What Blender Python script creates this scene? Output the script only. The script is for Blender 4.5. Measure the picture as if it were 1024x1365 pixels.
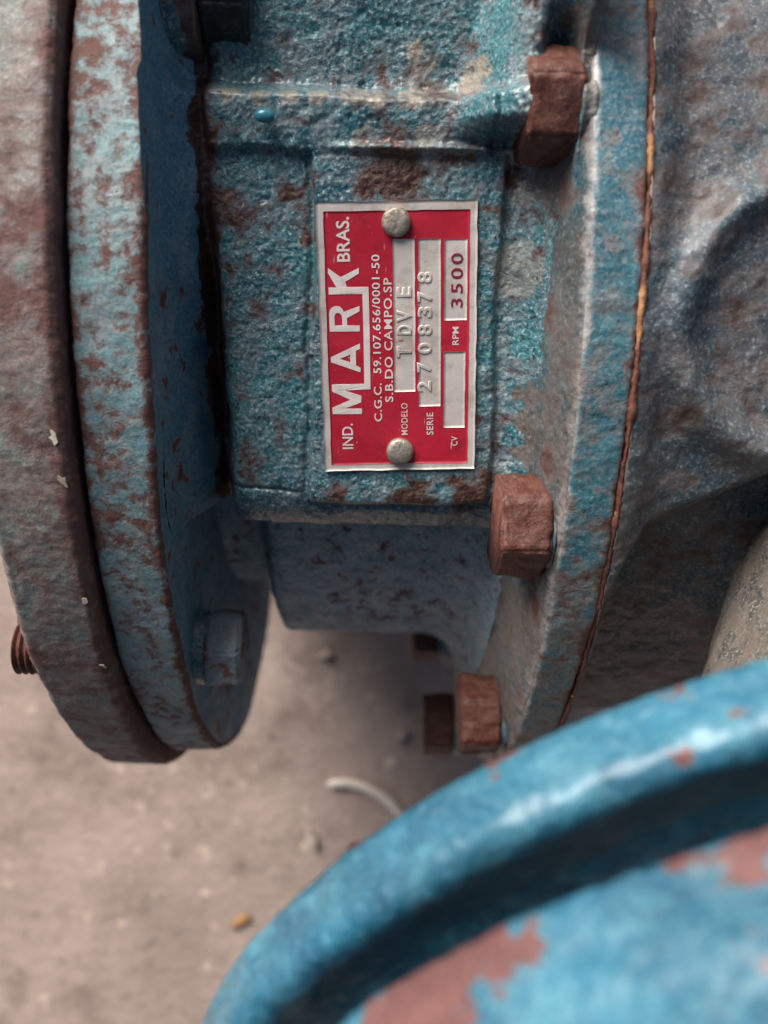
import bpy, bmesh, math, random
import numpy as np
from mathutils import Matrix, Vector

for o in list(bpy.data.objects):
    bpy.data.objects.remove(o)
SCN = bpy.context.scene
COL = SCN.collection
U = 0.000225            # one drawing unit in metres (all shapes below are drawn in these units)
R_ = math.radians

# ------------------------------------------------------------------ camera, sky, sun, exposure
CAM_Z = 1200.0
cam = bpy.data.cameras.new('camera')
cam.sensor_fit = 'VERTICAL'
cam.sensor_height = 36.0
cam.lens = 36.0 * 1200.0 / 1365.0
cam.clip_start = 0.005
cam.clip_end = 50.0
cam.dof.use_dof = True
cam.dof.focus_distance = 1195 * U
cam.dof.aperture_fstop = 7.0
camo = bpy.data.objects.new('camera', cam)
COL.objects.link(camo)
camo.location = (0, 0, CAM_Z * U)
SCN.camera = camo

SUN_DIR = Vector((-0.43, 0.70, 0.57)).normalized()     # towards the sun
elev = math.asin(SUN_DIR.z)
azim = math.atan2(SUN_DIR.x, SUN_DIR.y)
world = bpy.data.worlds.new('World')
SCN.world = world
world.use_nodes = True
wn = world.node_tree
for n in list(wn.nodes):
    wn.nodes.remove(n)
sky = wn.nodes.new('ShaderNodeTexSky')
sky.sky_type = 'NISHITA'
sky.sun_disc = False
sky.sun_elevation = elev
sky.sun_rotation = azim
sky.air_density = 0.5
sky.dust_density = 6.0
sky.ozone_density = 0.3
bg = wn.nodes.new('ShaderNodeBackground')
bg.inputs['Strength'].default_value = 0.066
wo = wn.nodes.new('ShaderNodeOutputWorld')
wn.links.new(sky.outputs[0], bg.inputs[0])
wn.links.new(bg.outputs[0], wo.inputs[0])

sun = bpy.data.lights.new('sun', 'SUN')
sun.energy = 4.2
sun.angle = R_(42)
sun.color = (1.0, 0.95, 0.90)
suno = bpy.data.objects.new('sun', sun)
COL.objects.link(suno)
suno.rotation_euler = SUN_DIR.to_track_quat('Z', 'Y').to_euler()

vs = SCN.view_settings
vs.view_transform = 'Standard'
vs.look = 'None'
vs.gamma = 1.0
vs.use_curve_mapping = False
vs.exposure = 0.42

# ------------------------------------------------------------------ noise for cast surfaces
_rs = np.random.RandomState(7)
_perm = _rs.permutation(512)
_perm = np.concatenate([_perm, _perm, _perm])
_val = _rs.uniform(-1, 1, 2048)


def vnoise(P):
    """value noise, P (n,3) -> (n,) in -1..1"""
    shp = P.shape[:-1]
    P = np.reshape(P, (-1, 3))
    F = np.floor(P)
    I = F.astype(np.int64) & 255
    f = P - F
    f = f * f * f * (f * (f * 6 - 15) + 10)
    out = 0
    for dx in (0, 1):
        wx = f[:, 0] if dx else 1 - f[:, 0]
        for dy in (0, 1):
            wy = f[:, 1] if dy else 1 - f[:, 1]
            for dz in (0, 1):
                wz = f[:, 2] if dz else 1 - f[:, 2]
                h = _perm[_perm[_perm[I[:, 0] + dx] + I[:, 1] + dy] + I[:, 2] + dz]
                out = out + wx * wy * wz * _val[h]
    return out.reshape(shp)


def rough(P, amps):
    """sum of (wavelength, amplitude) noise octaves"""
    r = np.zeros(len(P))
    for k, (w, a) in enumerate(amps):
        r += a * vnoise(P / w + 31.7 * k)
    return r


def smooth(e0, e1, x):
    t = np.clip((x - e0) / (e1 - e0), 0, 1)
    return t * t * (3 - 2 * t)


# ------------------------------------------------------------------ frames
PUMP_C = np.array([0, 446.9, -795.0])
YAW, ROLL = 0.021, -0.022
PM = np.array((Matrix.Rotation(ROLL, 3, 'Z') @ Matrix.Rotation(YAW, 3, 'Y')))
FLOOR_Z = -1900.0


def w2l(P):
    """world units -> pump units"""
    return (np.atleast_2d(P) - PUMP_C) @ PM


def polar(X, r, a_deg):
    a = np.radians(a_deg)
    return np.stack([X, -r * np.sin(a), r * np.cos(a)], -1)


A0 = R_(17.0)
PAD_N = np.array([0, -math.sin(A0), math.cos(A0)])
PAD_V = np.array([0, math.cos(A0), math.sin(A0)])


def pad_pt(X, v, h):
    X, v, h = np.broadcast_arrays(np.asarray(X, float), np.asarray(v, float), np.asarray(h, float))
    return np.stack([X, np.zeros_like(X), np.zeros_like(X)], -1) + v[..., None] * PAD_V + (820 + h)[..., None] * PAD_N


# ------------------------------------------------------------------ object helpers
def empty(name, loc=(0, 0, 0)):
    o = bpy.data.objects.new(name, None)
    o.empty_display_size = 0.02
    COL.objects.link(o)
    o.location = loc
    return o


def tag(o, label=None, cat=None, group=None, kind=None):
    for k, v in (('label', label), ('category', cat), ('group', group), ('kind', kind)):
        if v:
            o[k] = v
    return o


def link(name, me, mat, parent=None):
    o = bpy.data.objects.new(name, me)
    COL.objects.link(o)
    if mat and not me.materials:
        me.materials.append(mat)
    if parent:
        o.parent = parent
    return o


def mesh(name, V, F, mat, parent=None, sm=True):
    me = bpy.data.meshes.new(name)
    me.from_pydata((np.asarray(V) * U).tolist(), [], F if isinstance(F, list) else F.tolist())
    me.polygons.foreach_set('use_smooth', [sm] * len(me.polygons))
    me.update()
    return link(name, me, mat, parent)


def grid_faces(nu, nv, wrap=False):
    i = np.arange(nu - 1)[:, None]
    j = np.arange(nv if wrap else nv - 1)[None, :]
    j2 = (j + 1) % nv
    a = i * nv + j
    b = i * nv + j2
    c = (i + 1) * nv + j2
    d = (i + 1) * nv + j
    a, b, c, d = np.broadcast_arrays(a, b, c, d)
    return np.stack([a, b, c, d], -1).reshape(-1, 4)


def dense(prof, step):
    out = [prof[0]]
    for p, q in zip(prof[:-1], prof[1:]):
        n = max(1, int(math.ceil(math.hypot(q[0] - p[0], q[1] - p[1]) / step)))
        for k in range(1, n + 1):
            t = k / n
            out.append((p[0] + (q[0] - p[0]) * t, p[1] + (q[1] - p[1]) * t))
    return np.array(out)


def fine_angles(a0, a1, fine, coarse=4.0):
    f = np.arange(a0, a1, fine)
    c = np.linspace(a1, a0 + 360, int((360 - (a1 - a0)) / coarse), endpoint=False)
    return np.concatenate([f, c])


def lathe(name, prof, mat, parent, angles, amps=(), step=4.0, to_local=None, flip=False, face_mat=None, face_from=None):
    """closed ring about the X axis from a (x, r) profile; real cast roughness along the normal"""
    pr = dense(prof, step)
    t = np.gradient(pr, axis=0)
    t /= np.linalg.norm(t, axis=1)[:, None] + 1e-9
    nx, nr = -t[:, 1], t[:, 0]
    X = pr[:, 0][:, None] + 0 * angles[None, :]
    r = pr[:, 1][:, None] + 0 * angles[None, :]
    P = polar(X, r, angles[None, :] + 0 * X).reshape(-1, 3)
    if amps:
        d = rough(P, amps).reshape(X.shape)
        X = X + nx[:, None] * d
        r = r + nr[:, None] * d
        P = polar(X, r, angles[None, :] + 0 * X).reshape(-1, 3)
    if to_local is not None:
        P = to_local(P)
    F = grid_faces(len(pr), len(angles), True)
    if flip:
        F = F[:, ::-1]
    o = mesh(name, P, F, mat, parent)
    if face_mat:
        o.data.materials.append(face_mat)
        mi = np.repeat([1 if face_from(q) else 0 for q in pr[:-1]], len(angles)).astype(np.int32)
        o.data.polygons.foreach_set('material_index', mi)
    return o


# ------------------------------------------------------------------ materials
def new_mat(name):
    m = bpy.data.materials.new(name)
    m.use_nodes = True
    nt = m.node_tree
    b = nt.nodes['Principled BSDF']
    return m, nt, b


class G:
    """tiny node-graph helper"""

    def __init__(self, nt):
        self.nt = nt
        tc = nt.nodes.new('ShaderNodeTexCoord')
        v = nt.nodes.new('ShaderNodeVectorMath')
        v.operation = 'SCALE'
        v.inputs['Scale'].default_value = 1.0 / U
        nt.links.new(tc.outputs['Object'], v.inputs[0])
        self.co = v.outputs[0]
        self.sx = None

    def ln(self, a, b):
        self.nt.links.new(a, b)

    def xyz(self):
        if not self.sx:
            s = self.nt.nodes.new('ShaderNodeSeparateXYZ')
            self.ln(self.co, s.inputs[0])
            self.sx = s
        return self.sx.outputs

    def noise(self, wave, detail=6, rgh=0.55, dist=0.0, off=(0, 0, 0), stretch=(1, 1, 1)):
        mp = self.nt.nodes.new('ShaderNodeMapping')
        mp.inputs['Location'].default_value = off
        mp.inputs['Scale'].default_value = stretch
        self.ln(self.co, mp.inputs[0])
        n = self.nt.nodes.new('ShaderNodeTexNoise')
        n.inputs['Scale'].default_value = 1.0 / wave
        n.inputs['Detail'].default_value = detail
        n.inputs['Roughness'].default_value = rgh
        n.inputs['Distortion'].default_value = dist
        self.ln(mp.outputs[0], n.inputs['Vector'])
        return n.outputs['Fac']

    def voro(self, wave, off=(0, 0, 0)):
        mp = self.nt.nodes.new('ShaderNodeMapping')
        mp.inputs['Location'].default_value = off
        self.ln(self.co, mp.inputs[0])
        n = self.nt.nodes.new('ShaderNodeTexVoronoi')
        n.inputs['Scale'].default_value = 1.0 / wave
        self.ln(mp.outputs[0], n.inputs['Vector'])
        return n.outputs['Distance']

    def rng(self, x, a, b, c=0.0, d=1.0, sm=False):
        n = self.nt.nodes.new('ShaderNodeMapRange')
        n.clamp = True
        if sm:
            n.interpolation_type = 'SMOOTHSTEP'
        self.ln(x, n.inputs[0])
        for k, v in enumerate((a, b, c, d)):
            n.inputs[k + 1].default_value = v
        return n.outputs[0]

    def math(self, op, a, b=None, clamp=False):
        n = self.nt.nodes.new('ShaderNodeMath')
        n.operation = op
        n.use_clamp = clamp
        for k, v in enumerate((a, b)):
            if v is None:
                continue
            if isinstance(v, (int, float)):
                n.inputs[k].default_value = v
            else:
                self.ln(v, n.inputs[k])
        return n.outputs[0]

    def mix(self, f, a, b):
        n = self.nt.nodes.new('ShaderNodeMix')
        n.data_type = 'RGBA'
        ins = [s for s in n.inputs if s.type == 'RGBA']
        if isinstance(f, (int, float)):
            n.inputs[0].default_value = f
        else:
            self.ln(f, n.inputs[0])
        for s, v in zip(ins, (a, b)):
            if isinstance(v, tuple):
                s.default_value = (*v, 1.0)
            else:
                self.ln(v, s)
        return [s for s in n.outputs if s.type == 'RGBA'][0]

    def bump(self, h, strength, dist_u, nrm=None):
        n = self.nt.nodes.new('ShaderNodeBump')
        n.inputs['Strength'].default_value = strength
        n.inputs['Distance'].default_value = dist_u * U
        self.ln(h, n.inputs['Height'])
        if nrm:
            self.ln(nrm, n.inputs['Normal'])
        return n.outputs[0]


def srgb(r, g, b):
    f = lambda c: (c / 255 / 12.92) if c / 255 <= 0.04045 else ((c / 255 + 0.055) / 1.055) ** 2.4
    return (f(r), f(g), f(b))


RUST_A = srgb(128, 82, 72)
RUST_B = srgb(82, 50, 42)


def painted(name, c1, c2, worn, rust=0.5, rwave=45, rsoft=0.03, rdet=7, rrgh=0.58, speck=0.5, rough=(0.38, 0.75), worn_amt=0.5, pits=0.5, wear_hilite=(), spots=(), films_hilite=(), film_col=(0.3, 0.27, 0.2),
            grain=1.0, edges=(), rust_a=RUST_A, rust_b=RUST_B, stretch=(1, 1, 1), seed=0.0, coat=0.0, coat_r=0.2, primer=None, primer_amt=0.5,
            spk=srgb(176, 190, 194), pit_col=srgb(62, 42, 38)):
    """old enamel over cast iron: two paint tones, chalky wear, rust patches with crisp flaked edges, dark pits"""
    m, nt, b = new_mat(name)
    g = G(nt)
    o = (seed * 37.1, seed * 11.3, seed * 23.9)
    tone = g.noise(140, 5, 0.6, 0.3, o)
    col = g.mix(g.rng(tone, 0.36, 0.64), c1, c2)
    wr = g.noise(60, 9, 0.72, 0.6, (o[0] + 9, o[1], o[2]), stretch)
    wfac = g.rng(wr, 0.62 - 0.25 * worn_amt, 0.75 - 0.2 * worn_amt)
    col = g.mix(g.math('MULTIPLY', wfac, 0.85), col, worn)
    fine = g.noise(7, 4, 0.7, 0, o)
    col = g.mix(g.rng(fine, 0.5, 0.75, 0, 0.35), col, worn)
    for (ex, ew, ea) in wear_hilite:  # pale strips along X: edge highlights put into the colour, with some wear
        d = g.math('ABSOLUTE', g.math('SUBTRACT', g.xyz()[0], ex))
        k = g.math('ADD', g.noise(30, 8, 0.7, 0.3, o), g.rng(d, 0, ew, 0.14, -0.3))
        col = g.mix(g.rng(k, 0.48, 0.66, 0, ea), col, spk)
    if primer:
        pm = g.noise(70, 8, 0.65, 0.4, (o[0] + 77, o[1], o[2]))
        col = g.mix(g.rng(pm, 0.66 - 0.3 * primer_amt, 0.68 - 0.3 * primer_amt), col, primer)
    sp = g.noise(5.0, 3, 0.65, 0, (o[0] + 17, o[1], o[2]))
    col = g.mix(g.rng(sp, 0.54, 0.68, 0, 0.9 * speck), col, spk)
    col = g.mix(g.rng(sp, 0.45, 0.34, 0, 0.95 * speck), col, srgb(34, 40, 46))
    for (p3, rad, amt) in films_hilite:
        vd = nt.nodes.new('ShaderNodeVectorMath')
        vd.operation = 'DISTANCE'
        g.ln(g.co, vd.inputs[0])
        vd.inputs[1].default_value = p3
        k = g.math('ADD', g.noise(32, 8, 0.68, 0.3, o), g.rng(vd.outputs['Value'], rad * 0.3, rad, 0.16, -0.35, True))
        col = g.mix(g.rng(k, 0.5, 0.58, 0, amt), col, film_col)
    # rust
    rn = g.noise(rwave, rdet, rrgh, 0.25, (o[0], o[1] + 51, o[2]), stretch)
    big = g.noise(rwave * 5, 3, 0.5, 0, (o[0], o[1], o[2] + 91))
    rn = g.math('ADD', rn, g.rng(big, 0.3, 0.7, -0.07, 0.07))
    for (ex, ew, ea) in edges:
        d = g.math('ABSOLUTE', g.math('SUBTRACT', g.xyz()[0], ex))
        rn = g.math('ADD', rn, g.rng(d, 0, ew, ea, 0.0))
    for (p3, rad, amt) in spots:
        vd = nt.nodes.new('ShaderNodeVectorMath')
        vd.operation = 'DISTANCE'
        g.ln(g.co, vd.inputs[0])
        vd.inputs[1].default_value = p3
        rn = g.math('ADD', rn, g.rng(vd.outputs['Value'], 0, rad, amt, 0.0, True))
    th = 0.72 - 0.32 * rust
    rmask = g.rng(rn, th, th + rsoft)
    pv = g.noise(11, 3, 0.6, 0.8, (o[0] + 5, o[1] + 5, o[2]))
    pm_ = g.rng(pv, 0.76 - 0.14 * pits, 0.80 - 0.14 * pits)
    rcol = g.mix(g.rng(g.noise(14, 8, 0.75, 0, o), 0.35, 0.65), rust_b, rust_a)
    rcol = g.mix(g.rng(rn, th + 0.05, th + 0.2, 0, 0.55), rcol, rust_b)
    halo = g.rng(rn, th - 0.035, th, 0, 0.55)
    col = g.mix(halo, col, worn)
    col = g.mix(rmask, col, rcol)
    col = g.mix(g.math('MULTIPLY', pm_, 0.8), col, pit_col)
    g.ln(col, b.inputs['Base Color'])
    rr = g.rng(g.noise(35, 6, 0.7, 0, (o[0], o[1] + 3, o[2])), 0.35, 0.65, rough[0], rough[0] + 0.25)
    rmx = nt.nodes.new('ShaderNodeMix')
    rmx.data_type = 'FLOAT'
    g.ln(rmask, rmx.inputs[0])
    g.ln(rr, rmx.inputs[2])
    rmx.inputs[3].default_value = rough[1]
    g.ln(rmx.outputs[0], b.inputs['Roughness'])
    b.inputs['Specular IOR Level'].default_value = 0.5
    if coat:
        b.inputs['Coat Weight'].default_value = coat
        b.inputs['Coat Roughness'].default_value = coat_r
        b.inputs['Coat IOR'].default_value = 1.5
    gn = g.math('MULTIPLY', g.noise(6.5, 4, 0.7, 0, o), g.rng(g.noise(90, 4, 0.6, 0.3, (o[0], o[1] + 61, o[2])), 0.38, 0.62, 0.35, 1.25))
    n1 = g.bump(gn, 1.0, 1.8 * grain)
    n2 = g.bump(rmask, 0.6, -1.6, n1)
    n3 = g.bump(pm_, 0.7, -2.2, n2)
    g.ln(n3, b.inputs['Normal'])
    return m


TEAL = srgb(66, 132, 146)
TEAL2 = srgb(92, 158, 164)
BLUE = srgb(30, 92, 132)
GREY = srgb(148, 160, 164)
M_ = {}
SPOTS = [(tuple(float(q) for q in pad_pt(x, v, 0)), rad, amt) for x, v, rad, amt in (
    (-20, 236, 58, 0.26), (15, 226, 46, 0.22), (-45, 215, 30, 0.2), (35, -192, 60, 0.24), (110, -198, 50, 0.22), (-70, -208, 50, 0.24), (-20, -206, 40, 0.18), (140, -165, 34, 0.24),
    (5, 345, 90, 0.13), (60, 340, 60, 0.13), (-130, 205, 44, 0.2), (-118, 150, 25, 0.16), (150, 236, 26, 0.24), (-150, -120, 34, 0.14), (70, 268, 60, 0.13), (-10, 270, 50, 0.12),
    (-225, 380, 46, 0.18), (-225, 190, 44, 0.16), (-185, 60, 30, 0.12), (-205, -40, 40, 0.14), (-200, -150, 45, 0.15), (95, -235, 40, 0.16), (-113, 215, 24, 0.13), (-113, 60, 24, 0.12), (-113, -60, 22, 0.12), (-113, -150, 26, 0.15))]
FILMS_HILITE = [(tuple(float(q) for q in pad_pt(x, v, 0)), rad, amt) for x, v, rad, amt in (
    (30, 352, 85, 0.95), (80, 350, 60, 0.95), (-40, 340, 70, 0.8), (118, 300, 40, 0.95), (150, 255, 34, 0.9), (160, 215, 40, 0.6), (162, 120, 70, 0.5), (-40, 266, 40, 0.5), (40, 264, 50, 0.6)) + tuple((x, 321, 26, 0.7) for x in range(-210, 110, 36))]  # last row paints the ledge top's highlight together with its edge wear
M_['rim'] = painted('weathered_teal_rim_paint', srgb(90, 134, 142), srgb(116, 150, 152), srgb(142, 148, 150), rust=0.68, rwave=26, rsoft=0.11, rdet=12, rrgh=0.70,
                    edges=((-297.5, 15, 0.17), (-386, 10, 0.08)), worn_amt=0.62, pits=0.4, speck=0.4, rough=(0.5, 0.8),
                    rust_a=srgb(120, 84, 76), rust_b=srgb(94, 64, 58), seed=1)
M_['motor'] = painted('rusted_motor_flange_paint', srgb(110, 126, 122), srgb(126, 130, 122), srgb(132, 116, 112), rust=0.78, rwave=40, rdet=12, rrgh=0.70,
                      edges=((-395, 24, 0.2),), rsoft=0.17, worn_amt=0.75, pits=0.3, speck=0.4, rough=(0.55, 0.85),
                      rust_a=srgb(126, 94, 88), rust_b=srgb(98, 69, 66), seed=2)
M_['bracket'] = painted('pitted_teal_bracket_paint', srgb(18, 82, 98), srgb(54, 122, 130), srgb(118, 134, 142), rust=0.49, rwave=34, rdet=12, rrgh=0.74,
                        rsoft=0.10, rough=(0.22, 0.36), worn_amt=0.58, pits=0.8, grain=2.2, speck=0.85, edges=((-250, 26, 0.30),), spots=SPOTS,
                        films_hilite=FILMS_HILITE, film_col=srgb(152, 142, 128), wear_hilite=((150, 34, 0.6),), spk=srgb(178, 188, 190), coat=0.5, coat_r=0.16,  # pale strip: painted highlight on the rib crest, grey wear lower down
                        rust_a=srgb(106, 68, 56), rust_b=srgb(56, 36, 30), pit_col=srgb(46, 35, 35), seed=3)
M_['face'] = painted('dull_blue_flange_face_paint', srgb(74, 126, 152), srgb(92, 146, 168), srgb(134, 158, 172), rust=0.24, rwave=40, rsoft=0.06,
                     edges=((-297.5, 12, 0.06),), rough=(0.36, 0.8), worn_amt=0.58, pits=0.25, speck=0.5, coat=0.3, seed=12)
M_['barrel'] = painted('greyed_blue_barrel_paint', srgb(92, 134, 150), srgb(124, 156, 168), srgb(156, 170, 180), rust=0.50, rwave=26, rsoft=0.08, rdet=9, rrgh=0.66,
                       rough=(0.45, 0.8), worn_amt=0.6, pits=0.65, rust_a=srgb(110, 84, 88), rust_b=srgb(80, 58, 58), speck=0.75, seed=4)
CSPOTS = [(tuple(float(q) for q in polar(np.array(x), r, a)), rad, amt) for x, r, a, rad, amt in (
    (208.0, 905, 35.5, 55, 0.2), (214.0, 935, 38, 40, 0.2), (206.0, 900, 25, 45, 0.14), (206.0, 900, 4, 55, 0.15), (206.0, 900, 66, 50, 0.18), (200.0, 870, 12, 60, 0.1))]
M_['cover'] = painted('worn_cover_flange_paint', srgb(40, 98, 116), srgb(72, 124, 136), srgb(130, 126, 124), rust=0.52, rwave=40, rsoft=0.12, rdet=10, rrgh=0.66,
                      edges=((285, 14, 0.14),), wear_hilite=((222, 17, 0.75),), spots=CSPOTS, worn_amt=0.6, pits=0.4, speck=0.45, rough=(0.36, 0.7),  # pale strip paints the front edge's highlight into the worn colour
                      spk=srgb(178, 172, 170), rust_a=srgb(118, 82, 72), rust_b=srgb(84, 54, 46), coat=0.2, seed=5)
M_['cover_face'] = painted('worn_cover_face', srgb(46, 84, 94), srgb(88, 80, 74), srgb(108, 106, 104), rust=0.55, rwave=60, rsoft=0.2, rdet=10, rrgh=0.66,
                           wear_hilite=((220, 15, 0.55),), spots=CSPOTS, worn_amt=0.55, pits=0.35, speck=0.4, rough=(0.34, 0.7), spk=srgb(176, 168, 164),  # same painted edge highlight carried onto the face, mixed with wear
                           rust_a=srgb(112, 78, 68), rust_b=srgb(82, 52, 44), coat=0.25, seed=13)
M_['casing'] = painted('greyed_casing_paint', srgb(54, 76, 88), srgb(78, 84, 90), srgb(108, 104, 104), rust=0.63, rwave=46,
                       rsoft=0.14, rdet=10, rrgh=0.68, worn_amt=0.62, pits=0.35, speck=0.5, rough=(0.4, 0.7), rust_a=srgb(100, 80, 72), rust_b=srgb(68, 53, 48), coat=0.2, seed=6)
M_['neck'] = painted('bare_beige_neck_metal', srgb(90, 85, 79), srgb(74, 74, 74), srgb(114, 107, 99), rust=0.55, rwave=40, rdet=10, rrgh=0.7, rsoft=0.2,
                     worn_amt=0.6, pits=0.5, speck=0.8, spk=srgb(170, 160, 146), rough=(0.6, 0.85), rust_a=srgb(124, 106, 92), rust_b=srgb(96, 82, 72), seed=7)
PSPOTS = [((50, -745, 1385), 85, 0.27), ((0, -785, 1372), 75, 0.27), ((205, -655, 1427), 60, 0.24), ((195, -620, 1353), 34, 0.16), ((130, -655, 1340), 30, 0.1),
          ((60, -695, 1322), 26, 0.1), ((-60, -800, 1268), 24, 0.12), ((230, -640, 1425), 30, 0.14)]
M_['pipe'] = painted('bright_blue_pipe_flange_paint', srgb(15, 86, 116), srgb(32, 114, 142), srgb(76, 142, 162), rust=0.22, rwave=40, rsoft=0.035, rdet=8,
                     spots=PSPOTS, worn_amt=0.5, pits=0.2, speck=0.3, spk=srgb(150, 196, 208), rough=(0.28, 0.75), grain=3.0, coat=0.8, coat_r=0.32,
                     rust_a=srgb(126, 84, 82), rust_b=srgb(98, 62, 60), seed=8)
M_['bolt'] = painted('red_brown_bolt_rust', srgb(74, 36, 28), srgb(88, 48, 38), srgb(116, 74, 62), rust=0.62, rwave=22, rsoft=0.2, rdet=10, rrgh=0.7,
                     worn_amt=0.3, pits=0.5, speck=0.45, spk=srgb(140, 96, 84), rough=(0.4, 0.7), grain=1.2, rust_a=srgb(82, 40, 29), rust_b=srgb(44, 24, 19), seed=9)
M_['bolt_painted'] = painted('half_painted_bolt', srgb(112, 126, 134), srgb(128, 138, 146), srgb(150, 142, 144), rust=0.56, rwave=40,
                             worn_amt=0.5, pits=0.3, speck=0.3, rough=(0.5, 0.8), rust_a=srgb(130, 92, 88), rust_b=srgb(100, 68, 64), seed=10)
M_['black'] = painted('black_bolt_finish', srgb(20, 20, 23), srgb(28, 28, 30), srgb(50, 50, 52), rust=0.05, worn_amt=0.05, pits=0.1, speck=0.1,
                      rough=(0.4, 0.7), grain=0.7, seed=11)


def m_gasket():
    m, nt, b = new_mat('copper_brown_gasket')
    g = G(nt)
    n = g.noise(120, 3, 0.5)
    c = g.mix(g.rng(n, 0.35, 0.5), srgb(74, 44, 38), srgb(112, 68, 54))
    c = g.mix(g.rng(g.noise(150, 4, 0.6, 0, (40, 9, 3)), 0.58, 0.64), c, srgb(186, 138, 96))
    c = g.mix(g.rng(g.noise(14, 3, 0.6), 0.66, 0.76, 0, 0.6), c, srgb(216, 180, 140))
    g.ln(c, b.inputs['Base Color'])
    b.inputs['Roughness'].default_value = 0.65
    g.ln(g.bump(g.noise(6, 5, 0.7), 1.0, 2.5), b.inputs['Normal'])
    return m


def m_metal(name, col, rgh, dirt, dirt_col, bump_w=0.3, metallic=0.85, wave=30):
    m, nt, b = new_mat(name)
    g = G(nt)
    c = g.mix(g.rng(g.noise(wave, 8, 0.7), 0.55 - 0.2 * dirt, 0.75, 0, 0.9), col, dirt_col)
    g.ln(c, b.inputs['Base Color'])
    b.inputs['Metallic'].default_value = metallic
    g.ln(g.rng(g.noise(40, 5, 0.6), 0.3, 0.7, rgh - 0.08, rgh + 0.14), b.inputs['Roughness'])
    nn = g.bump(g.noise(60, 3, 0.5), 1.0, bump_w * 6)
    g.ln(g.bump(g.noise(5, 4, 0.7), 1.0, bump_w, nn), b.inputs['Normal'])
    return m


def m_enamel():
    m, nt, b = new_mat('red_plate_enamel')
    g = G(nt)
    c = g.mix(g.rng(g.noise(70, 5, 0.6), 0.35, 0.7), srgb(168, 22, 44), srgb(184, 38, 60))
    c = g.mix(g.rng(g.noise(9, 5, 0.75, 0, (3, 3, 3)), 0.62, 0.8, 0, 0.35), c, srgb(205, 110, 122))
    sc = g.noise(5, 2, 0.5, 0, (8, 1, 4), (1.0, 0.12, 0.12))
    c = g.mix(g.rng(sc, 0.70, 0.75, 0, 0.5), c, srgb(225, 190, 190))
    c = g.mix(g.rng(g.noise(48, 8, 0.72, 0.3, (1, 7, 2)), 0.54, 0.74, 0, 0.6), c, srgb(104, 26, 38))
    c = g.mix(g.rng(g.noise(6, 2, 0.5, 0, (31, 7, 2)), 0.74, 0.77, 0, 0.7), c, srgb(200, 178, 174))
    g.ln(c, b.inputs['Base Color'])
    b.inputs['Roughness'].default_value = 0.42
    g.ln(g.bump(g.noise(60, 3, 0.5), 1.0, 1.6), b.inputs['Normal'])
    return m


M_['gasket'] = m_gasket()
M_['alu'] = m_metal('tarnished_aluminium_plate', srgb(216, 208, 202), 0.42, 0.3, srgb(160, 146, 130), 0.25, 0.25, 34)
M_['print'] = m_metal('bare_plate_lettering', srgb(226, 216, 212), 0.5, 0.15, srgb(190, 172, 168), 0.12, 0.1, 20)
M_['rivet'] = m_metal('tarnished_rivet_metal', srgb(176, 168, 156), 0.42, 0.55, srgb(92, 76, 64), 1.0, 0.55, 11)
M_['ink'] = m_metal('dark_red_ink', srgb(128, 26, 48), 0.5, 0.1, srgb(110, 20, 40), 0.1, 0.0)
M_['enamel'] = m_enamel()
M_['flake'] = m_metal('dried_varnish_flake', srgb(196, 188, 172), 0.25, 0.4, srgb(150, 126, 96), 0.5, 0.0, 8)
M_['drop'] = m_metal('glossy_teal_paint_drop', srgb(52, 118, 138), 0.12, 0.1, srgb(30, 100, 126), 0.05, 0.0)
M_['strip'] = m_metal('off_white_plastic', srgb(206, 196, 184), 0.5, 0.2, srgb(170, 156, 142), 0.2, 0.0, 60)
M_['leaf'] = m_metal('ochre_dry_leaf', srgb(172, 126, 78), 0.7, 0.4, srgb(130, 98, 70), 0.5, 0.0, 40)
M_['chip'] = m_metal('pale_stone_chip', srgb(176, 162, 150), 0.8, 0.3, srgb(130, 116, 106), 0.6, 0.0, 30)


def m_floor():
    m, nt, b = new_mat('stained_concrete_floor')
    g = G(nt)
    c = g.mix(g.rng(g.noise(700, 6, 0.6, 0.4), 0.38, 0.62), srgb(152, 135, 126), srgb(180, 161, 151))
    c = g.mix(g.rng(g.noise(220, 6, 0.65, 0.2, (5, 9, 1)), 0.52, 0.70, 0, 0.7), c, srgb(118, 100, 92))
    c = g.mix(g.rng(g.noise(70, 4, 0.6, 0.0, (15, 2, 1)), 0.60, 0.70, 0, 0.8), c, srgb(206, 188, 172))
    c = g.mix(g.rng(g.noise(40, 4, 0.6, 0.0, (25, 2, 7)), 0.62, 0.72, 0, 0.7), c, srgb(96, 80, 72))
    g.ln(c, b.inputs['Base Color'])
    b.inputs['Roughness'].default_value = 0.85
    g.ln(g.bump(g.noise(40, 8, 0.7), 1.0, 14), b.inputs['Normal'])
    return m


M_['floor'] = m_floor()

# ------------------------------------------------------------------ setting
fl = mesh('floor', [(-9000, -9000, FLOOR_Z), (9000, -9000, FLOOR_Z), (9000, 9000, FLOOR_Z), (-9000, 9000, FLOOR_Z)], [(0, 1, 2, 3)],
          M_['floor'], sm=False)
tag(fl, kind='structure')

# ------------------------------------------------------------------ the pump
pump = empty('pump', Vector(PUMP_C * U))
pump.rotation_euler = Matrix(PM.tolist()).to_euler()
tag(pump, 'old teal painted cast iron pump with rusty bolts and red nameplate', 'pump')

ANG = fine_angles(-45, 125, 0.16)
CAST = ((130, 3.0), (42, 1.3), (17, 0.8), (8, 0.7), (4.5, 0.5))

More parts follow.
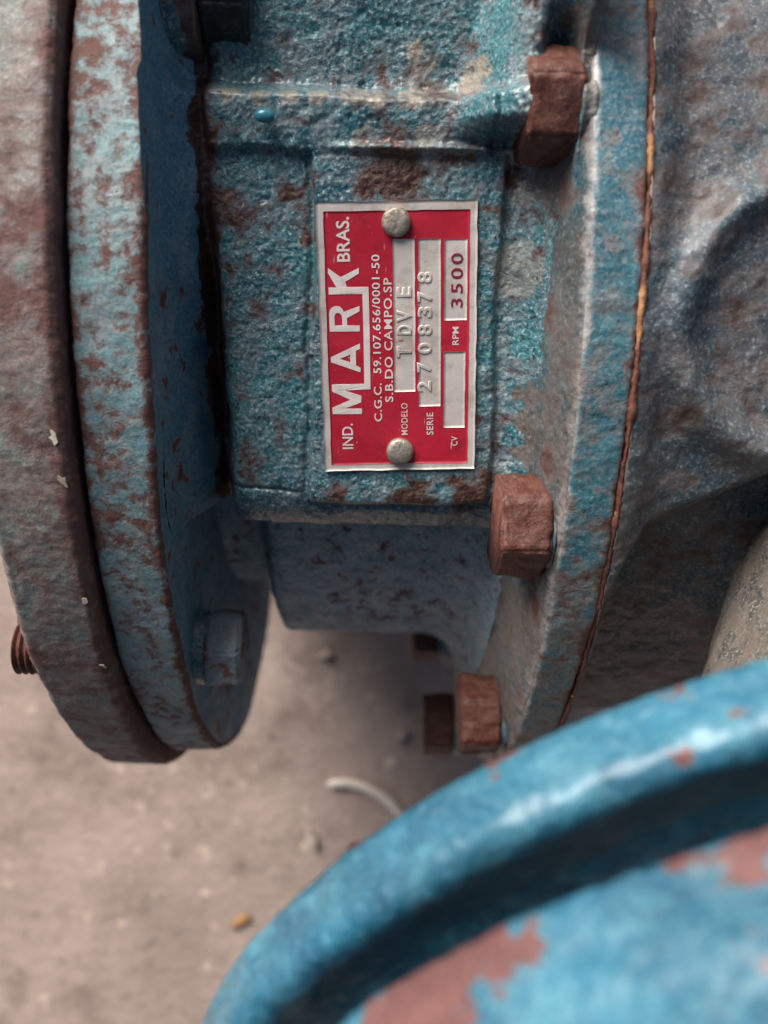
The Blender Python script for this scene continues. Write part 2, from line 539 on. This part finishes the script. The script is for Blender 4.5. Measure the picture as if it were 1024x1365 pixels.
# motor-side flange and the bracket's own flange, with the dark joint between them
RD, RL, RR = 972.0, 945.0, 966.0
lathe('motor_flange', [(-504, 300), (-504, RD - 9), (-496, RD), (-404, RD), (-396, RD - 7), (-395, RD - 20), (-395, 300)],
      M_['motor'], pump, ANG, CAST, 4.0)
lathe('joint_ring', [(-399, 905), (-384, 905), (-384, 300)], M_['black'], pump, fine_angles(-45, 125, 1.0), (), 8)
lathe('bracket_flange', [(-386, 300), (-386, RL - 5), (-382, RL), (-303, RL), (-297.5, RL - 5), (-297, RL - 14), (-294, 690), (-294, 300)],
      M_['rim'], pump, ANG, CAST, 4.0, face_mat=M_['face'], face_from=lambda q: q[0] > -297.3 and q[1] < RL - 8)

# bearing bracket: cast block with raised nameplate pad, ledge, rib and fillets
gx = np.concatenate([np.arange(-297, 225, 1.9)])
gv = np.arange(640, -300, -1.9)
X, V = np.meshgrid(gx, gv, indexing='ij')
P0 = np.stack([X.ravel(), V.ravel(), 0 * X.ravel()], -1)
wob = rough(P0, ((90, 5), (35, 2.5))).reshape(X.shape)
Xw, Vw = X + wob, V + np.roll(wob, 40, 0)
h = np.full(X.shape, -11.0)
pad = smooth(-113, -103, Xw) * smooth(143, 132, Xw) * smooth(-210, -198, Vw) * smooth(262, 250, Vw)
h += 11 * pad
h -= 5 * np.exp(-((Xw + 113) / 4.5) ** 2) * smooth(-212, -200, Vw) * smooth(255, 240, Vw)
h -= 5 * np.exp(-((Vw + 210) / 4.5) ** 2) * smooth(-118, -108, Xw) * smooth(150, 140, Xw)
h += -5 * np.exp(-((Vw + 192) / 3.0) ** 2) * smooth(-112, -122, Xw)                    # casting seam left of the pad
ledge = smooth(250, 262, Vw) * smooth(338, 317, Vw) * smooth(118, 104, Xw) * smooth(-252, -238, Xw)
zoneA = smooth(317, 338, Vw)
h = h * (1 - zoneA) + zoneA * (-42 + 0.10 * (V - 322) + 10 * np.exp(-((V - 322) / 22.0) ** 2))
h += ledge * (13 + 6 * smooth(258, 320, V))
h += 8 * np.exp(-((V + 0.5 * wob - 263) / 5.5) ** 2) * smooth(-110, -40, X) * smooth(172, 158, X)    # sharp lower lip of the ledge
xr = 58 + 0.36 * (V - 327)                                                              # rib climbing to the cover flange
rib = smooth(0, 1, (X - xr) / np.maximum(152 - xr, 20)) * smooth(268, 300, V)
h += rib * (96 + 0.05 * (V - 300)) * (1 - (0.85 - 0.6 * smooth(370, 440, V)) * smooth(156, 196, X))
tl = np.clip((-258 - X) / 39, 0, 1)                                                     # steep fillet up to the bracket flange
fil = 125 * (1 - np.sqrt(np.maximum(0, 1 - tl ** 2)))
gd = 10 + 40 * smooth(260, 0, V) + 38 * smooth(60, -150, V)                            # crevice that deepens downwards
gw = 10 + 10 * smooth(150, -150, V)
h += fil - gd * np.exp(-((Xw + 250 - 3 * smooth(100, -200, V)) / gw) ** 2)
side = np.clip((-196 - Xw) / 46, 0, 1)
h -= 48 * (1 - np.sqrt(np.maximum(0, 1 - side ** 2))) * smooth(240, -40, V)
tr = np.clip((X - 146) / 62, 0, 1)
h += 95 * (1 - np.sqrt(np.maximum(0, 1 - tr ** 2)))
bot = np.clip((-182 - Vw) / 82, 0, 1)
h += -95 * (1 - np.sqrt(np.maximum(0, 1 - bot ** 2))) - 260 * smooth(-252, -272, Vw)
P = pad_pt(X.ravel(), V.ravel(), h.ravel())
dn = rough(P, ((75, 2.0), (24, 1.0), (11, 0.9), (6, 0.9), (3.8, 0.7)))
pits_ = vnoise(P / 13.0 + 7.7)
dn -= 2.6 * np.clip(pits_ - 0.5, 0, 1) / 0.5
calm = 1 - 0.75 * (smooth(-100, -92, X) * smooth(122, 112, X) * smooth(-172, -160, V) * smooth(212, 200, V)).ravel()
P = P + (dn * calm)[:, None] * PAD_N
bb = mesh('bearing_bracket', P, grid_faces(len(gx), len(gv))[:, ::-1], M_['bracket'], pump)
bb.data.materials.append(M_['face'])
bx = (X + 6 * rough(P0, ((40, 1), (14, 0.6))).reshape(X.shape))[:-1, :-1].ravel()
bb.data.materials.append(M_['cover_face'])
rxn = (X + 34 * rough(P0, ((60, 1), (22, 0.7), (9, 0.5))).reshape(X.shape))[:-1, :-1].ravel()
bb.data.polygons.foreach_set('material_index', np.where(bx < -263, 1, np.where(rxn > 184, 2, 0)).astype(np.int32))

# barrel under the block
bprof = [(-297, 600), (-222, 600), (-208, 615), (-200, 650), (-196, 690), (-188, 702), (-175, 706), (95, 706), (125, 712), (150, 728), (172, 760), (186, 800)]
lathe('bracket_barrel', bprof, M_['barrel'], pump, fine_angles(15, 130, 0.22), ((120, 2.5), (30, 1.5), (11, 1.2), (6, 0.8)), 4.0)

# cover flange with its sloping face
cprof = [(168, 690), (180, 760), (196, 850), (208, 925), (214, 952), (219, 962), (226, RR), (280, RR), (284.5, RR - 3), (284.5, 500)]
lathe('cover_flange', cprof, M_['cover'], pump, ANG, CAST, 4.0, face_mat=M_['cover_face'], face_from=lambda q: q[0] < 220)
lathe('gasket', [(284, 700), (284, 960), (285, 965), (288, 967), (291, 965), (292, 960), (292, 700)], M_['gasket'], pump,
      fine_angles(-45, 125, 0.25), ((60, 1.5), (17, 2.0), (7, 1.6), (4, 0.8)), 1.5)

# pump casing: bulging volute with a ringed boss and a fold where it turns underneath
cx = np.arange(292, 820, 3.2)
ca = np.arange(-55, 120, 0.2)
X, A = np.meshgrid(cx, ca, indexing='ij')
r = 962 - 26 * smooth(292, 350, X) + 10 * smooth(380, 700, X)
af = 28.0 - (X - 354) * 0.034 + 3 * smooth(340, 292, X)
r -= 85 * smooth(0, 5, A - af) * smooth(288, 340, X)
dist = np.hypot(X - 505, (A - 12.5) * np.pi / 180 * 935)
r += 27 * np.exp(-((dist - 164) / 25.0) ** 2) - 5 * smooth(150, 60, dist)
P = polar(X, r, A).reshape(-1, 3)
d = rough(P, ((140, 5), (50, 2.5), (19, 1.8), (9, 1.1), (5, 0.6)))
P = polar(X, r + d.reshape(X.shape), A).reshape(-1, 3)
mesh('volute_casing', P, grid_faces(len(cx), len(ca)), M_['casing'], pump)


# discharge pipe flange in the foreground, tilted towards the viewer's bottom edge
PF_T, PF_AZ = R_(30.0), -1.45
pn = np.array([math.sin(PF_T) * math.cos(PF_AZ), math.sin(PF_T) * math.sin(PF_AZ), math.cos(PF_T)])
pu = np.cross([0, 0, 1.0], pn); pu /= np.linalg.norm(pu)
pv = np.cross(pn, pu)
PF_C = np.array([483.0, -705.0, 150.0])


def pf_local(P):
    """lathe coords (X along the flange axis) -> pump units"""
    Wd = PF_C + P[:, :1] * pn + P[:, 1:2] * pu + P[:, 2:3] * pv
    return w2l(Wd)


PFA = np.linspace(0, 360, 1500, endpoint=False)
PCAST = ((150, 3.5), (45, 1.2), (18, 1.0), (9, 0.9))
lathe('discharge_flange', [(-4, 300), (-4, 704), (4, 714), (14, 717), (56, 716), (63, 714.5), (69, 711), (73, 705), (75, 697), (74, 688), (69, 676), (58, 655), (48, 620), (44, 560), (44, 300)],
      M_['pipe'], pump, PFA, PCAST, 5.0, pf_local)
lathe('pipe_flange', [(140, 300), (140, 702), (144, 712), (152, 715), (400, 715), (410, 708), (413, 300)],
      M_['pipe'], pump, PFA, PCAST, 5.0, pf_local)

lathe('flange_gasket', [(43, 420), (43, 470), (141, 470), (141, 420)], M_['black'], pump, PFA[::6], (), 5.0, pf_local)

# discharge neck between casing and flange
nb = []
NK = np.array([(825.0, 30.0, -190.0), (762, -108, -90), (668, -311, 10), (610, -470, 75), (570, -600, 115)])
for k in range(40):
    t = k / 39 * 4
    c = np.array([np.interp(t, range(5), NK[:, q]) for q in range(3)])
    nb.append((c, 240 + 3 * t * t))
ax = np.array([-260.0, -630.0, 305.0]); ax /= np.linalg.norm(ax)
e1 = np.cross(ax, [1.0, 0, 0]); e1 /= np.linalg.norm(e1)
e2 = np.cross(ax, e1)
th = np.linspace(0, 2 * np.pi, 240, endpoint=False)
P = np.concatenate([c + rad * (np.cos(th)[:, None] * e1 + np.sin(th)[:, None] * e2) for c, rad in nb])
dirn = np.concatenate([(np.cos(th)[:, None] * e1 + np.sin(th)[:, None] * e2) for c, rad in nb])
P = P + rough(P, ((130, 10), (50, 4), (20, 2), (9, 1)))[:, None] * dirn
mesh('discharge_neck', w2l(P), grid_faces(40, 240, True), M_['neck'], pump)

# foot that carries the casing on the floor
bm = bmesh.new()
for (x0, x1, y0, y1, z0, z1) in ((330, 640, 300, 620, FLOOR_Z + 40, -1560), (270, 700, 180, 740, FLOOR_Z + 1, FLOOR_Z + 46)):
    r_ = bmesh.ops.create_cube(bm, size=1)
    for v in r_['verts']:
        q = w2l([(x0 + (v.co.x + .5) * (x1 - x0), y0 + (v.co.y + .5) * (y1 - y0), z0 + (v.co.z + .5) * (z1 - z0))])[0]
        v.co = Vector(q * U)
bmesh.ops.bevel(bm, geom=list(bm.edges), offset=8 * U, segments=2, affect='EDGES')
me = bpy.data.meshes.new('support_foot')
bm.to_mesh(me); bm.free()
link('support_foot', me, M_['casing'], pump)


# ------------------------------------------------------------------ bolts
def hex_head(name, X0, X1, r, a_deg, ac, mat, spin=0.0, parent=pump, dome=0.0):
    """hexagon head lying along the pump axis; X0 seat, X1 outer end"""
    bm = bmesh.new()
    c = polar(np.array(0.0), r, a_deg)
    rad = polar(np.array(0.0), 1.0, a_deg)
    tan = np.array([0, rad[2], -rad[1]])
    rings = []
    for x in (X0, X1):
        ring = []
        for k in range(6):
            t = math.radians(60 * k + spin)
            q = c + rad * (ac / 2 * math.cos(t)) + tan * (ac / 2 * math.sin(t))
            ring.append(bm.verts.new(Vector((x, q[1], q[2])) * U))
        rings.append(ring)
    for k in range(6):
        bm.faces.new((rings[0][k], rings[0][(k + 1) % 6], rings[1][(k + 1) % 6], rings[1][k]))
    bm.faces.new(rings[0][::-1])
    bm.faces.new(rings[1])
    bmesh.ops.recalc_face_normals(bm, faces=bm.faces)
    bmesh.ops.bevel(bm, geom=list(bm.edges), offset=3.5 * U, segments=3, affect='EDGES')
    bmesh.ops.subdivide_edges(bm, edges=[e for e in bm.edges if e.calc_length() > 20 * U], cuts=11, use_grid_fill=True)
    vs_ = np.array([v.co[:] for v in bm.verts]) / U
    dd = rough(vs_ + a_deg * 13.0, ((34, 3.0), (14, 2.0), (7, 1.0)))
    bm.normal_update()
    for v, q in zip(bm.verts, dd):
        v.co += v.normal * (q * U)
    me = bpy.data.meshes.new(name)
    bm.to_mesh(me); bm.free()
    me.polygons.foreach_set('use_smooth', [True] * len(me.polygons))
    return link(name, me, mat, parent)


def ring_part(name, X0, X1, r, a_deg, r_out, mat, parent):
    c = polar(np.array(0.0), r, a_deg)
    V_, F_ = [], []
    n = 40
    prof = [(X0, r_out), (X1 + (4 if X1 < X0 else -4), r_out), (X1, r_out - 4), (X1, 1)]
    for x, q in prof:
        for k in range(n):
            t = 2 * math.pi * k / n
            V_.append((x, c[1] + q * math.cos(t), c[2] + q * math.sin(t)))
    return mesh(name, V_, grid_faces(len(prof), n, True)[:, ::(1 if X1 > X0 else -1)], mat, parent)


for i, (a, rb, x0, mat, spin) in enumerate(((-3.2, 905, 212, 'bolt', 4), (30.6, 905, 209, 'bolt', 2), (61.5, 905, 204, 'bolt', 31),
                                            (90.5, 918, 172, 'bolt', 3), (120.5, 905, 170, 'bolt', 30))):
    ring_part('bolt_seat', 215, x0, rb, a, 60 if i < 3 else 66, M_['cover'], pump)
    hex_head('bolt', x0 + 2, x0 - 66, rb, a, 140, M_[mat], spin)

ring_part('bolt_seat', -297, -276, 862, 51, 60, M_['bracket'], pump)
hex_head('bolt', -277, -222, 862, 51, 132, M_['bolt_painted'], 51)['label'] = 'blue painted bolt head with rust at the foot of the left flange'
ring_part('bolt_seat', -297, -248, 882, -12.9, 80, M_['bracket'], pump)
hex_head('bolt', -250, -188, 882, -12.9, 132, M_['black'], 12)['label'] = 'black bolt head at the upper left'

# threaded stud end on the far side of the motor flange
sp = []
xs = np.linspace(-500, -541, 90)
sr = 36 + 3.2 * np.sin((xs + 500) / 10.0 * 2 * np.pi)
sr[-6:] = np.linspace(33, 2, 6)
sth = np.linspace(0, 2 * np.pi, 40, endpoint=False)
sc_ = polar(np.array(0.0), 925, 45.5)
V_ = [(x, sc_[1] + q * math.cos(t), sc_[2] + q * math.sin(t)) for x, q in zip(xs, sr) for t in sth]
mesh('threaded_stud', V_, grid_faces(len(xs), 40, True)[:, ::-1], M_['bolt'], pump)

# bolt head behind the foreground flange
cc = PF_C
hb = hex_head('bolt', 0, 60, 0, 0, 110, M_['bolt'], 10)
q = hb.data
co = np.array([v.co[:] for v in q.vertices]) / U
ang = 2.33
loc = co * np.array([-1, 1, 1]) + np.array([0, 0, 0])
P = PF_C + loc[:, :1] * pn + loc[:, 1:2] * pu + loc[:, 2:3] * pv + 620 * (math.cos(ang) * pu + math.sin(ang) * pv)
P = w2l(P) * U
q.vertices.foreach_set('co', P.ravel())
q.flip_normals()
q.update()

# ------------------------------------------------------------------ nameplate
PL_UP = np.array([-15.3, 354.9]); PL_UP /= np.linalg.norm(PL_UP)
PL_RT = np.array([PL_UP[1], -PL_UP[0]])
PL_C = np.array([6.9, 23.4])


def plate_pt(s, t, hgt):
    s, t = np.asarray(s, float), np.asarray(t, float)
    xv = PL_C + s[..., None] * PL_RT + t[..., None] * PL_UP
    return pad_pt(xv[..., 0], xv[..., 1], hgt)


def warp(s, t):
    """the thin plate is not quite flat: it lifts a little at its corners and waves along the edges"""
    q = np.stack([np.asarray(s, float), np.asarray(t, float), 0 * np.asarray(s, float)], -1)
    return 1.1 * vnoise(q / 70.0 + 3.3) + 0.5 * vnoise(q / 28.0) + 1.5 * (np.abs(s) / 105.0) ** 4


def plate_grid(name, x0, x1, y0, y1, h0, h1, mat, parent, step=5.0, jag=0.0, corner=0.0):
    """thin sheet with its own edge thickness, laid on the warped plate"""
    nx = max(2, int((x1 - x0) / step) + 1)
    ny = max(2, int((y1 - y0) / step) + 1)
    S, T = np.meshgrid(np.linspace(x0, x1, nx), np.linspace(y0, y1, ny), indexing='ij')
    if jag:
        q = np.stack([S.ravel(), T.ravel(), 0 * S.ravel() + x0], -1)
        jx = vnoise(q / 16.0 + 1.7).reshape(S.shape) * jag
        jy = vnoise(q / 16.0 + 9.7).reshape(S.shape) * jag
        S = S + jx; T = T + jy
    top = plate_pt(S, T, h1 + warp(S, T)).reshape(-1, 3)
    bot = plate_pt(S, T, h0 + warp(S, T)).reshape(-1, 3)
    F = grid_faces(nx, ny).tolist()
    n = nx * ny
    idx = np.arange(n).reshape(nx, ny)
    loop = list(idx[:, 0]) + list(idx[-1, 1:]) + list(idx[-2::-1, -1]) + list(idx[0, -2:0:-1])
    for a, b in zip(loop, loop[1:] + loop[:1]):
        F.append([int(b), int(a), int(a) + n, int(b) + n])
    return mesh(name, np.concatenate([top, bot]), F, mat, parent, sm=True)


plate = plate_grid('nameplate', -103.9, 103.9, -177, 177, 0.2, 4.0, M_['alu'], pump, 4, 0.9)
plate['label'] = 'red and bare metal maker\'s plate held by two rivets'
me = plate.data
HT = 4.0


def sheet(name, x0, x1, y0, y1, layer, mat):
    return plate_grid(name, x0, x1, y0, y1, HT + 0.5 * layer - 0.45, HT + 0.5 * layer, mat, plate, 3.5, 0.5)


sheet('red_field', -94.3, 94.3, -168, 165.5, 1, M_['enamel'])
sheet('model_field', -5.7, 22.9, -67.9, 130.2, 2, M_['alu'])
sheet('serial_field', 27.6, 56.7, -88.5, 130.2, 2, M_['alu'])
sheet('speed_field', 61.3, 91.4, 26, 129.7, 2, M_['alu'])
sheet('power_field', 60.9, 89.9, -118.4, -15.5, 2, M_['alu'])


def curve_to_plate(name, cu, mat, layer, place):
    ob = bpy.data.objects.new(name, cu)
    COL.objects.link(ob)
    dg = bpy.context.evaluated_depsgraph_get()
    dg.update()
    me = bpy.data.meshes.new_from_object(ob.evaluated_get(dg))
    bpy.data.objects.remove(ob)
    co = np.array([v.co[:] for v in me.vertices])
    place(me, co)
    me.name = name
    me.materials.clear()
    o = link(name, me, mat, plate)
    return o


def text(name, body, q, p0, length, cap, layer, mat, bold=0.0, relief=0.0, spacing=1.0):
    """lettering that runs up the plate: q = baseline, p0 = start, both in plate units"""
    cu = bpy.data.curves.new(name, 'FONT')
    cu.body = body
    cu.size = 1.0
    cu.space_character = spacing
    cu.offset = bold
    cu.extrude = 0.01
    cu.resolution_u = 4
    if relief:
        cu.bevel_depth = 0.045
        cu.bevel_resolution = 2

    def place(me, co):
        x0, x1 = co[:, 0].min(), co[:, 0].max()
        y0, y1 = 0.0, max(co[:, 1].max(), 0.3)
        if len(body) > 1:
            y0 = 0.0
        else:
            y0 = co[:, 1].min()
        s = q - (co[:, 1] - y0) / (y1 - y0) * cap
        t = p0 + (co[:, 0] - x0) / (x1 - x0) * length
        z = co[:, 2]
        z = (z - z.min()) / max(1e-6, z.max() - z.min())
        base = HT + 0.5 * layer
        hgt = base - 0.2 + z * (0.2 + relief) + warp(s, t)
        P = plate_pt(s, t, hgt) * U
        me.vertices.foreach_set('co', P.ravel())
        me.update()
    o = curve_to_plate(name, cu, mat, layer, place)
    if relief:
        o.data.polygons.foreach_set('use_smooth', [True] * len(o.data.polygons))
    return o


def outline(name, loops, layer, mat):
    cu = bpy.data.curves.new(name, 'CURVE')
    cu.dimensions = '2D'
    cu.fill_mode = 'BOTH'
    cu.extrude = 0.5
    for lp in loops:
        s = cu.splines.new('POLY')
        s.points.add(len(lp) - 1)
        for pt, (a, b) in zip(s.points, lp):
            pt.co = (a, b, 0, 1)
        s.use_cyclic_u = True

    def place(me, co):
        z = (co[:, 2] - co[:, 2].min()) / max(1e-6, co[:, 2].max() - co[:, 2].min())
        hgt = HT + 0.5 * layer - 0.2 + z * 0.2 + warp(co[:, 0], co[:, 1])
        me.vertices.foreach_set('co', (plate_pt(co[:, 0], co[:, 1], hgt) * U).ravel())
        me.update()
    return curve_to_plate(name, cu, mat, layer, place)


LOGO = [(-90.2, 62.0), (-90.2, 71.2), (-80.0, 71.0), (-90.4, 89.2), (-90.2, 95.4), (-74.1, 83.9), (-50.1, 95.2), (-50.3, 88.1), (-68.1, 77.8),
        (-66.3, 71.2), (-38.0, 71.0), (-37.6, 14.7), (-38.1, -63.6), (-72.8, -64.6), (-50.6, -72.2), (-51.1, -81.3), (-72.9, -89.3),
        (-50.3, -89.7), (-50.6, -97.2), (-90.1, -96.9), (-90.6, -88.0), (-65.7, -77.5), (-90.2, -65.7), (-90.2, -56.3), (-46.3, -55.9),
        (-45.9, 14.9), (-46.2, 62.0)]


def densify(lp, n=6):
    out = []
    for a, b in zip(lp, lp[1:] + lp[:1]):
        m = max(1, int(math.hypot(b[0] - a[0], b[1] - a[1]) / n))
        out += [(a[0] + (b[0] - a[0]) * k / m, a[1] + (b[1] - a[1]) * k / m) for k in range(m)]
    return out


outline('logo_lettering', [densify(LOGO)], 2, M_['print'])
outline('logo_lettering', [densify([(-51.0, -2.2), (-50.8, -9.2), (-56.7, -11.8), (-56.8, -31.5), (-50.8, -34.3), (-51.2, -40.5), (-90.3, -26.4), (-90.3, -19.6)]),
                           [(-78.4, -22.0), (-64.3, -16.6), (-64.4, -26.8)]], 2, M_['print'])
outline('logo_lettering', [densify([(-90.5, 13.9), (-90.7, 37.5), (-89.6, 42.0), (-87.0, 45.3), (-82.0, 47.3), (-76.8, 46.6), (-73.0, 43.4), (-71.4, 39.4),
                                    (-50.4, 46.6), (-50.5, 39.8), (-67.4, 31.2), (-67.2, 21.9), (-50.6, 21.5), (-50.7, 13.7)]),
                           [(-83.7, 21.8), (-83.8, 33.2), (-82.6, 36.6), (-80.0, 38.2), (-77.0, 37.8), (-74.6, 35.4), (-73.8, 32.4), (-73.6, 22.2)]], 2, M_['print'])
text('lettering', 'IND.', -63.6, -145.6, 35.2, 14.5, 2, M_['print'], 0.012)
text('lettering', 'BRAS.', -61.6, 103.2, 55.3, 16.6, 2, M_['print'], 0.016)
text('lettering', 'C.G.C.  59.107.656/0001-50', -23.3, -108.1, 219.5, 10.3, 2, M_['print'], 0.012, spacing=1.08)
text('lettering', 'S.B.DO CAMPO.SP', -7.8, -81.4, 163.4, 10.6, 2, M_['print'], 0.012, spacing=1.1)
text('lettering', 'MODELO', 11.7, -127.4, 43.9, 8.6, 2, M_['print'], 0.004, spacing=1.1)
text('lettering', 'SERIE', 46.7, -128.0, 30.8, 8.9, 2, M_['print'], 0.008, spacing=1.1)
text('lettering', 'CV', 80.2, -143.8, 13.0, 8.6, 2, M_['print'], 0.004, spacing=1.1)
text('lettering', 'RPM', 80.5, -6.3, 23.8, 8.2, 2, M_['print'], 0.012)
text('lettering', '3500', 85.3, 42.8, 68.8, 15.2, 3, M_['ink'], 0.012, spacing=1.25)
for ch, p0, ln_, q in (('T', -21.7, 14.8, 17.9), ('D', 8.1, 12.7, 18.1), ('V', 25.0, 15.3, 18.2), ('E', 56.9, 13.2, 18.4)):
    text('stamped_letter', ch, q, p0, ln_, 19.6, 2, M_['alu'], -0.012, 1.4)
for ch, p0, ln_, q in (('2', -68.5, 14.6, 44.4), ('7', -42.3, 13.8, 44.4), ('0', -17.9, 15.1, 45.2), ('8', 6.8, 14.3, 45.3), ('3', 30.1, 14.3, 45.3),
                       ('7', 50.2, 13.8, 45.3), ('8', 74.3, 14.4, 45.3)):
    text('stamped_digit', ch, q, p0, ln_, 19.2, 2, M_['alu'], -0.012, 1.3)

for s0, t0 in ((-0.9, 151.2), (0.7, -149.9)):
    prof = [(18.5, 0), (18.8, 4.5), (17.6, 8.0), (15, 9.6), (11, 10.4), (6, 10.8), (0.3, 10.9)]
    n = 48
    V_ = []
    for q_, z in prof:
        for k in range(n):
            t = 2 * math.pi * k / n
            V_.append((s0 + q_ * math.cos(t), t0 + q_ * math.sin(t), z))
    V_ = np.array(V_)
    zz = V_[:, 2] + 0.5 * vnoise(V_ / 5.0) * (V_[:, 2] > 1) + HT
    mesh('rivet', plate_pt(V_[:, 0], V_[:, 1], zz), grid_faces(len(prof), n, True), M_['rivet'], plate)


# ------------------------------------------------------------------ small marks on the castings
def blob(name, centre, axes, size, mat, parent, seed=0, flat=0.4):
    bm = bmesh.new()
    bmesh.ops.create_icosphere(bm, subdivisions=3, radius=1.0)
    co = np.array([v.co[:] for v in bm.verts])
    d = 1 + 0.28 * vnoise(co * 1.6 + seed * 5.1) * flat * 2
    for v, q, k in zip(bm.verts, co, d):
        p = centre + (axes[0] * q[0] * size[0] + axes[1] * q[1] * size[1] + axes[2] * q[2] * size[2]) * k
        v.co = Vector(p * U)
    me = bpy.data.meshes.new(name)
    bm.to_mesh(me); bm.free()
    me.polygons.foreach_set('use_smooth', [True] * len(me.polygons))
    return link(name, me, mat, parent)


PAD_X = np.array([1.0, 0, 0])
blob('paint_drop', pad_pt(-166, 293.6, 19.0), (PAD_X, PAD_V, PAD_N), (13, 8.5, 7), M_['drop'], pump, 1, 0.1)
fr = random.Random(4)
for (x, a, s) in ((-410, 22.0, 8), (-406, 25.5, 9), (-404, 36.2, 7), (-402, 44, 6)):
    rad = polar(np.array(0.0), 1.0, a)
    tan = np.array([0, rad[2], -rad[1]])
    n = 9
    ring = [(math.cos(2 * math.pi * k / n) * s * fr.uniform(0.45, 1.3), math.sin(2 * math.pi * k / n) * s * fr.uniform(0.45, 1.3)) for k in range(n)]
    c = polar(np.array(float(x)), 971.5, a)
    tx, ty = fr.uniform(-0.25, 0.25), fr.uniform(-0.1, 0.35)
    V_ = [c + PAD_X * p * 0.8 + tan * q * 1.2 + rad * (zz + p * tx + q * ty) for zz in (0.4, 1.8) for p, q in ring]
    F_ = [list(range(n - 1, -1, -1)), list(range(n, 2 * n))] + [[k, (k + 1) % n, n + (k + 1) % n, n + k] for k in range(n)]
    mesh('varnish_flake', V_, F_, M_['flake'], pump, sm=False)
for (x, r, a, s) in ((286, 968, -11.5, 9), (287, 970, 62.3, 7)):
    rad = polar(np.array(0.0), 1.0, a)
    blob('sealant_bead', polar(np.array(float(x)), r, a), (PAD_X, np.array([0, rad[2], -rad[1]]), rad), (s * .8, s, 5), M_['flake'], pump, x + a, 0.6)

# ------------------------------------------------------------------ things lying on the floor
def floor_at(px, py, z=0.0):
    d_ = CAM_Z - (FLOOR_Z + z)
    return np.array([(px - 512) * d_ / 1200, (682.5 - py) * d_ / 1200, FLOOR_Z + z])


path = [(436, 1046), (462, 1044), (485, 1049), (506, 1060), (524, 1074), (540, 1094), (552, 1118)]
pts = np.array([floor_at(a, b, 14) for a, b in path])
tt = np.linspace(0, len(pts) - 1, 60)
cp = np.stack([np.interp(tt, np.arange(len(pts)), pts[:, k]) for k in range(3)], -1)
for _ in range(6):
    cp[1:-1] = (cp[:-2] + 2 * cp[1:-1] + cp[2:]) / 4
tg = np.gradient(cp, axis=0); tg /= np.linalg.norm(tg, axis=1)[:, None]
sd = np.cross(tg, [0, 0, 1.0])
th = np.linspace(0, 2 * np.pi, 14, endpoint=False)
wv = np.full(60, 16.0); wv[:3] = (6, 11, 14); wv[-3:] = (14, 11, 6)
cmid = cp.mean(0)
base = np.array([cmid[0], cmid[1], FLOOR_Z])
V_ = np.concatenate([c + s * (w * np.cos(th))[:, None] + np.array([0, 0, 1.0]) * (11 * np.sin(th))[:, None] for c, s, w in zip(cp, sd, wv)]) - base
F_ = grid_faces(60, 14, True).tolist() + [list(range(14)), list(range(59 * 14, 60 * 14))[::-1]]
st = mesh('plastic_strip', V_, F_, M_['strip'])
st.location = Vector(base * U)
tag(st, 'off-white curved plastic strip lying on the concrete floor', 'strip')


def leaf(name, px, py, L, W, rot, mat, label, cat, thick=3):
    c = floor_at(px, py, 0)
    n = 14
    S = np.linspace(-1, 1, n)
    V_ = []
    for z in (1.0, 1.0 + thick):
        for s in S:
            w = W * math.sqrt(max(0.02, 1 - s * s)) * (0.8 + 0.2 * math.sin(5 * s + rot))
            for k in (-1, 0, 1):
                x, y = s * L, k * w
                V_.append((x * math.cos(rot) - y * math.sin(rot), x * math.sin(rot) + y * math.cos(rot), z + (8 * abs(k) + 6 * s * s) * (1 if thick < 8 else 0.3)))
    F = grid_faces(n, 3).tolist() + (grid_faces(n, 3) + n * 3)[:, ::-1].tolist()
    idx = np.arange(n * 3).reshape(n, 3)
    loop = list(idx[:, 0]) + list(idx[-1, 1:]) + list(idx[-2::-1, 2]) + [idx[0, 1]]
    for a, b in zip(loop, loop[1:] + loop[:1]):
        F.append([int(a), int(b), int(b) + n * 3, int(a) + n * 3])
    o = mesh(name, V_, F, mat)
    o.location = Vector(c * U)
    return tag(o, label, cat)


leaf('dry_leaf', 322, 1226, 38, 18, 0.6, M_['leaf'], 'ochre dry leaf fragment on the floor left of the blue flange', 'leaf')
leaf('stone_chip', 416, 1118, 36, 20, 1.9, M_['chip'], 'pale slim chip on the floor below the white strip', 'chip', 14)
leaf('stone_chip', 434, 873, 22, 18, 0.3, M_['chip'], 'small pale chip on the floor just below the bracket barrel', 'chip', 14)
leaf('stone_chip', 536, 980, 26, 18, 0.9, M_['chip'], 'pale chip on the floor beside the rusty bolt heads', 'chip', 14)
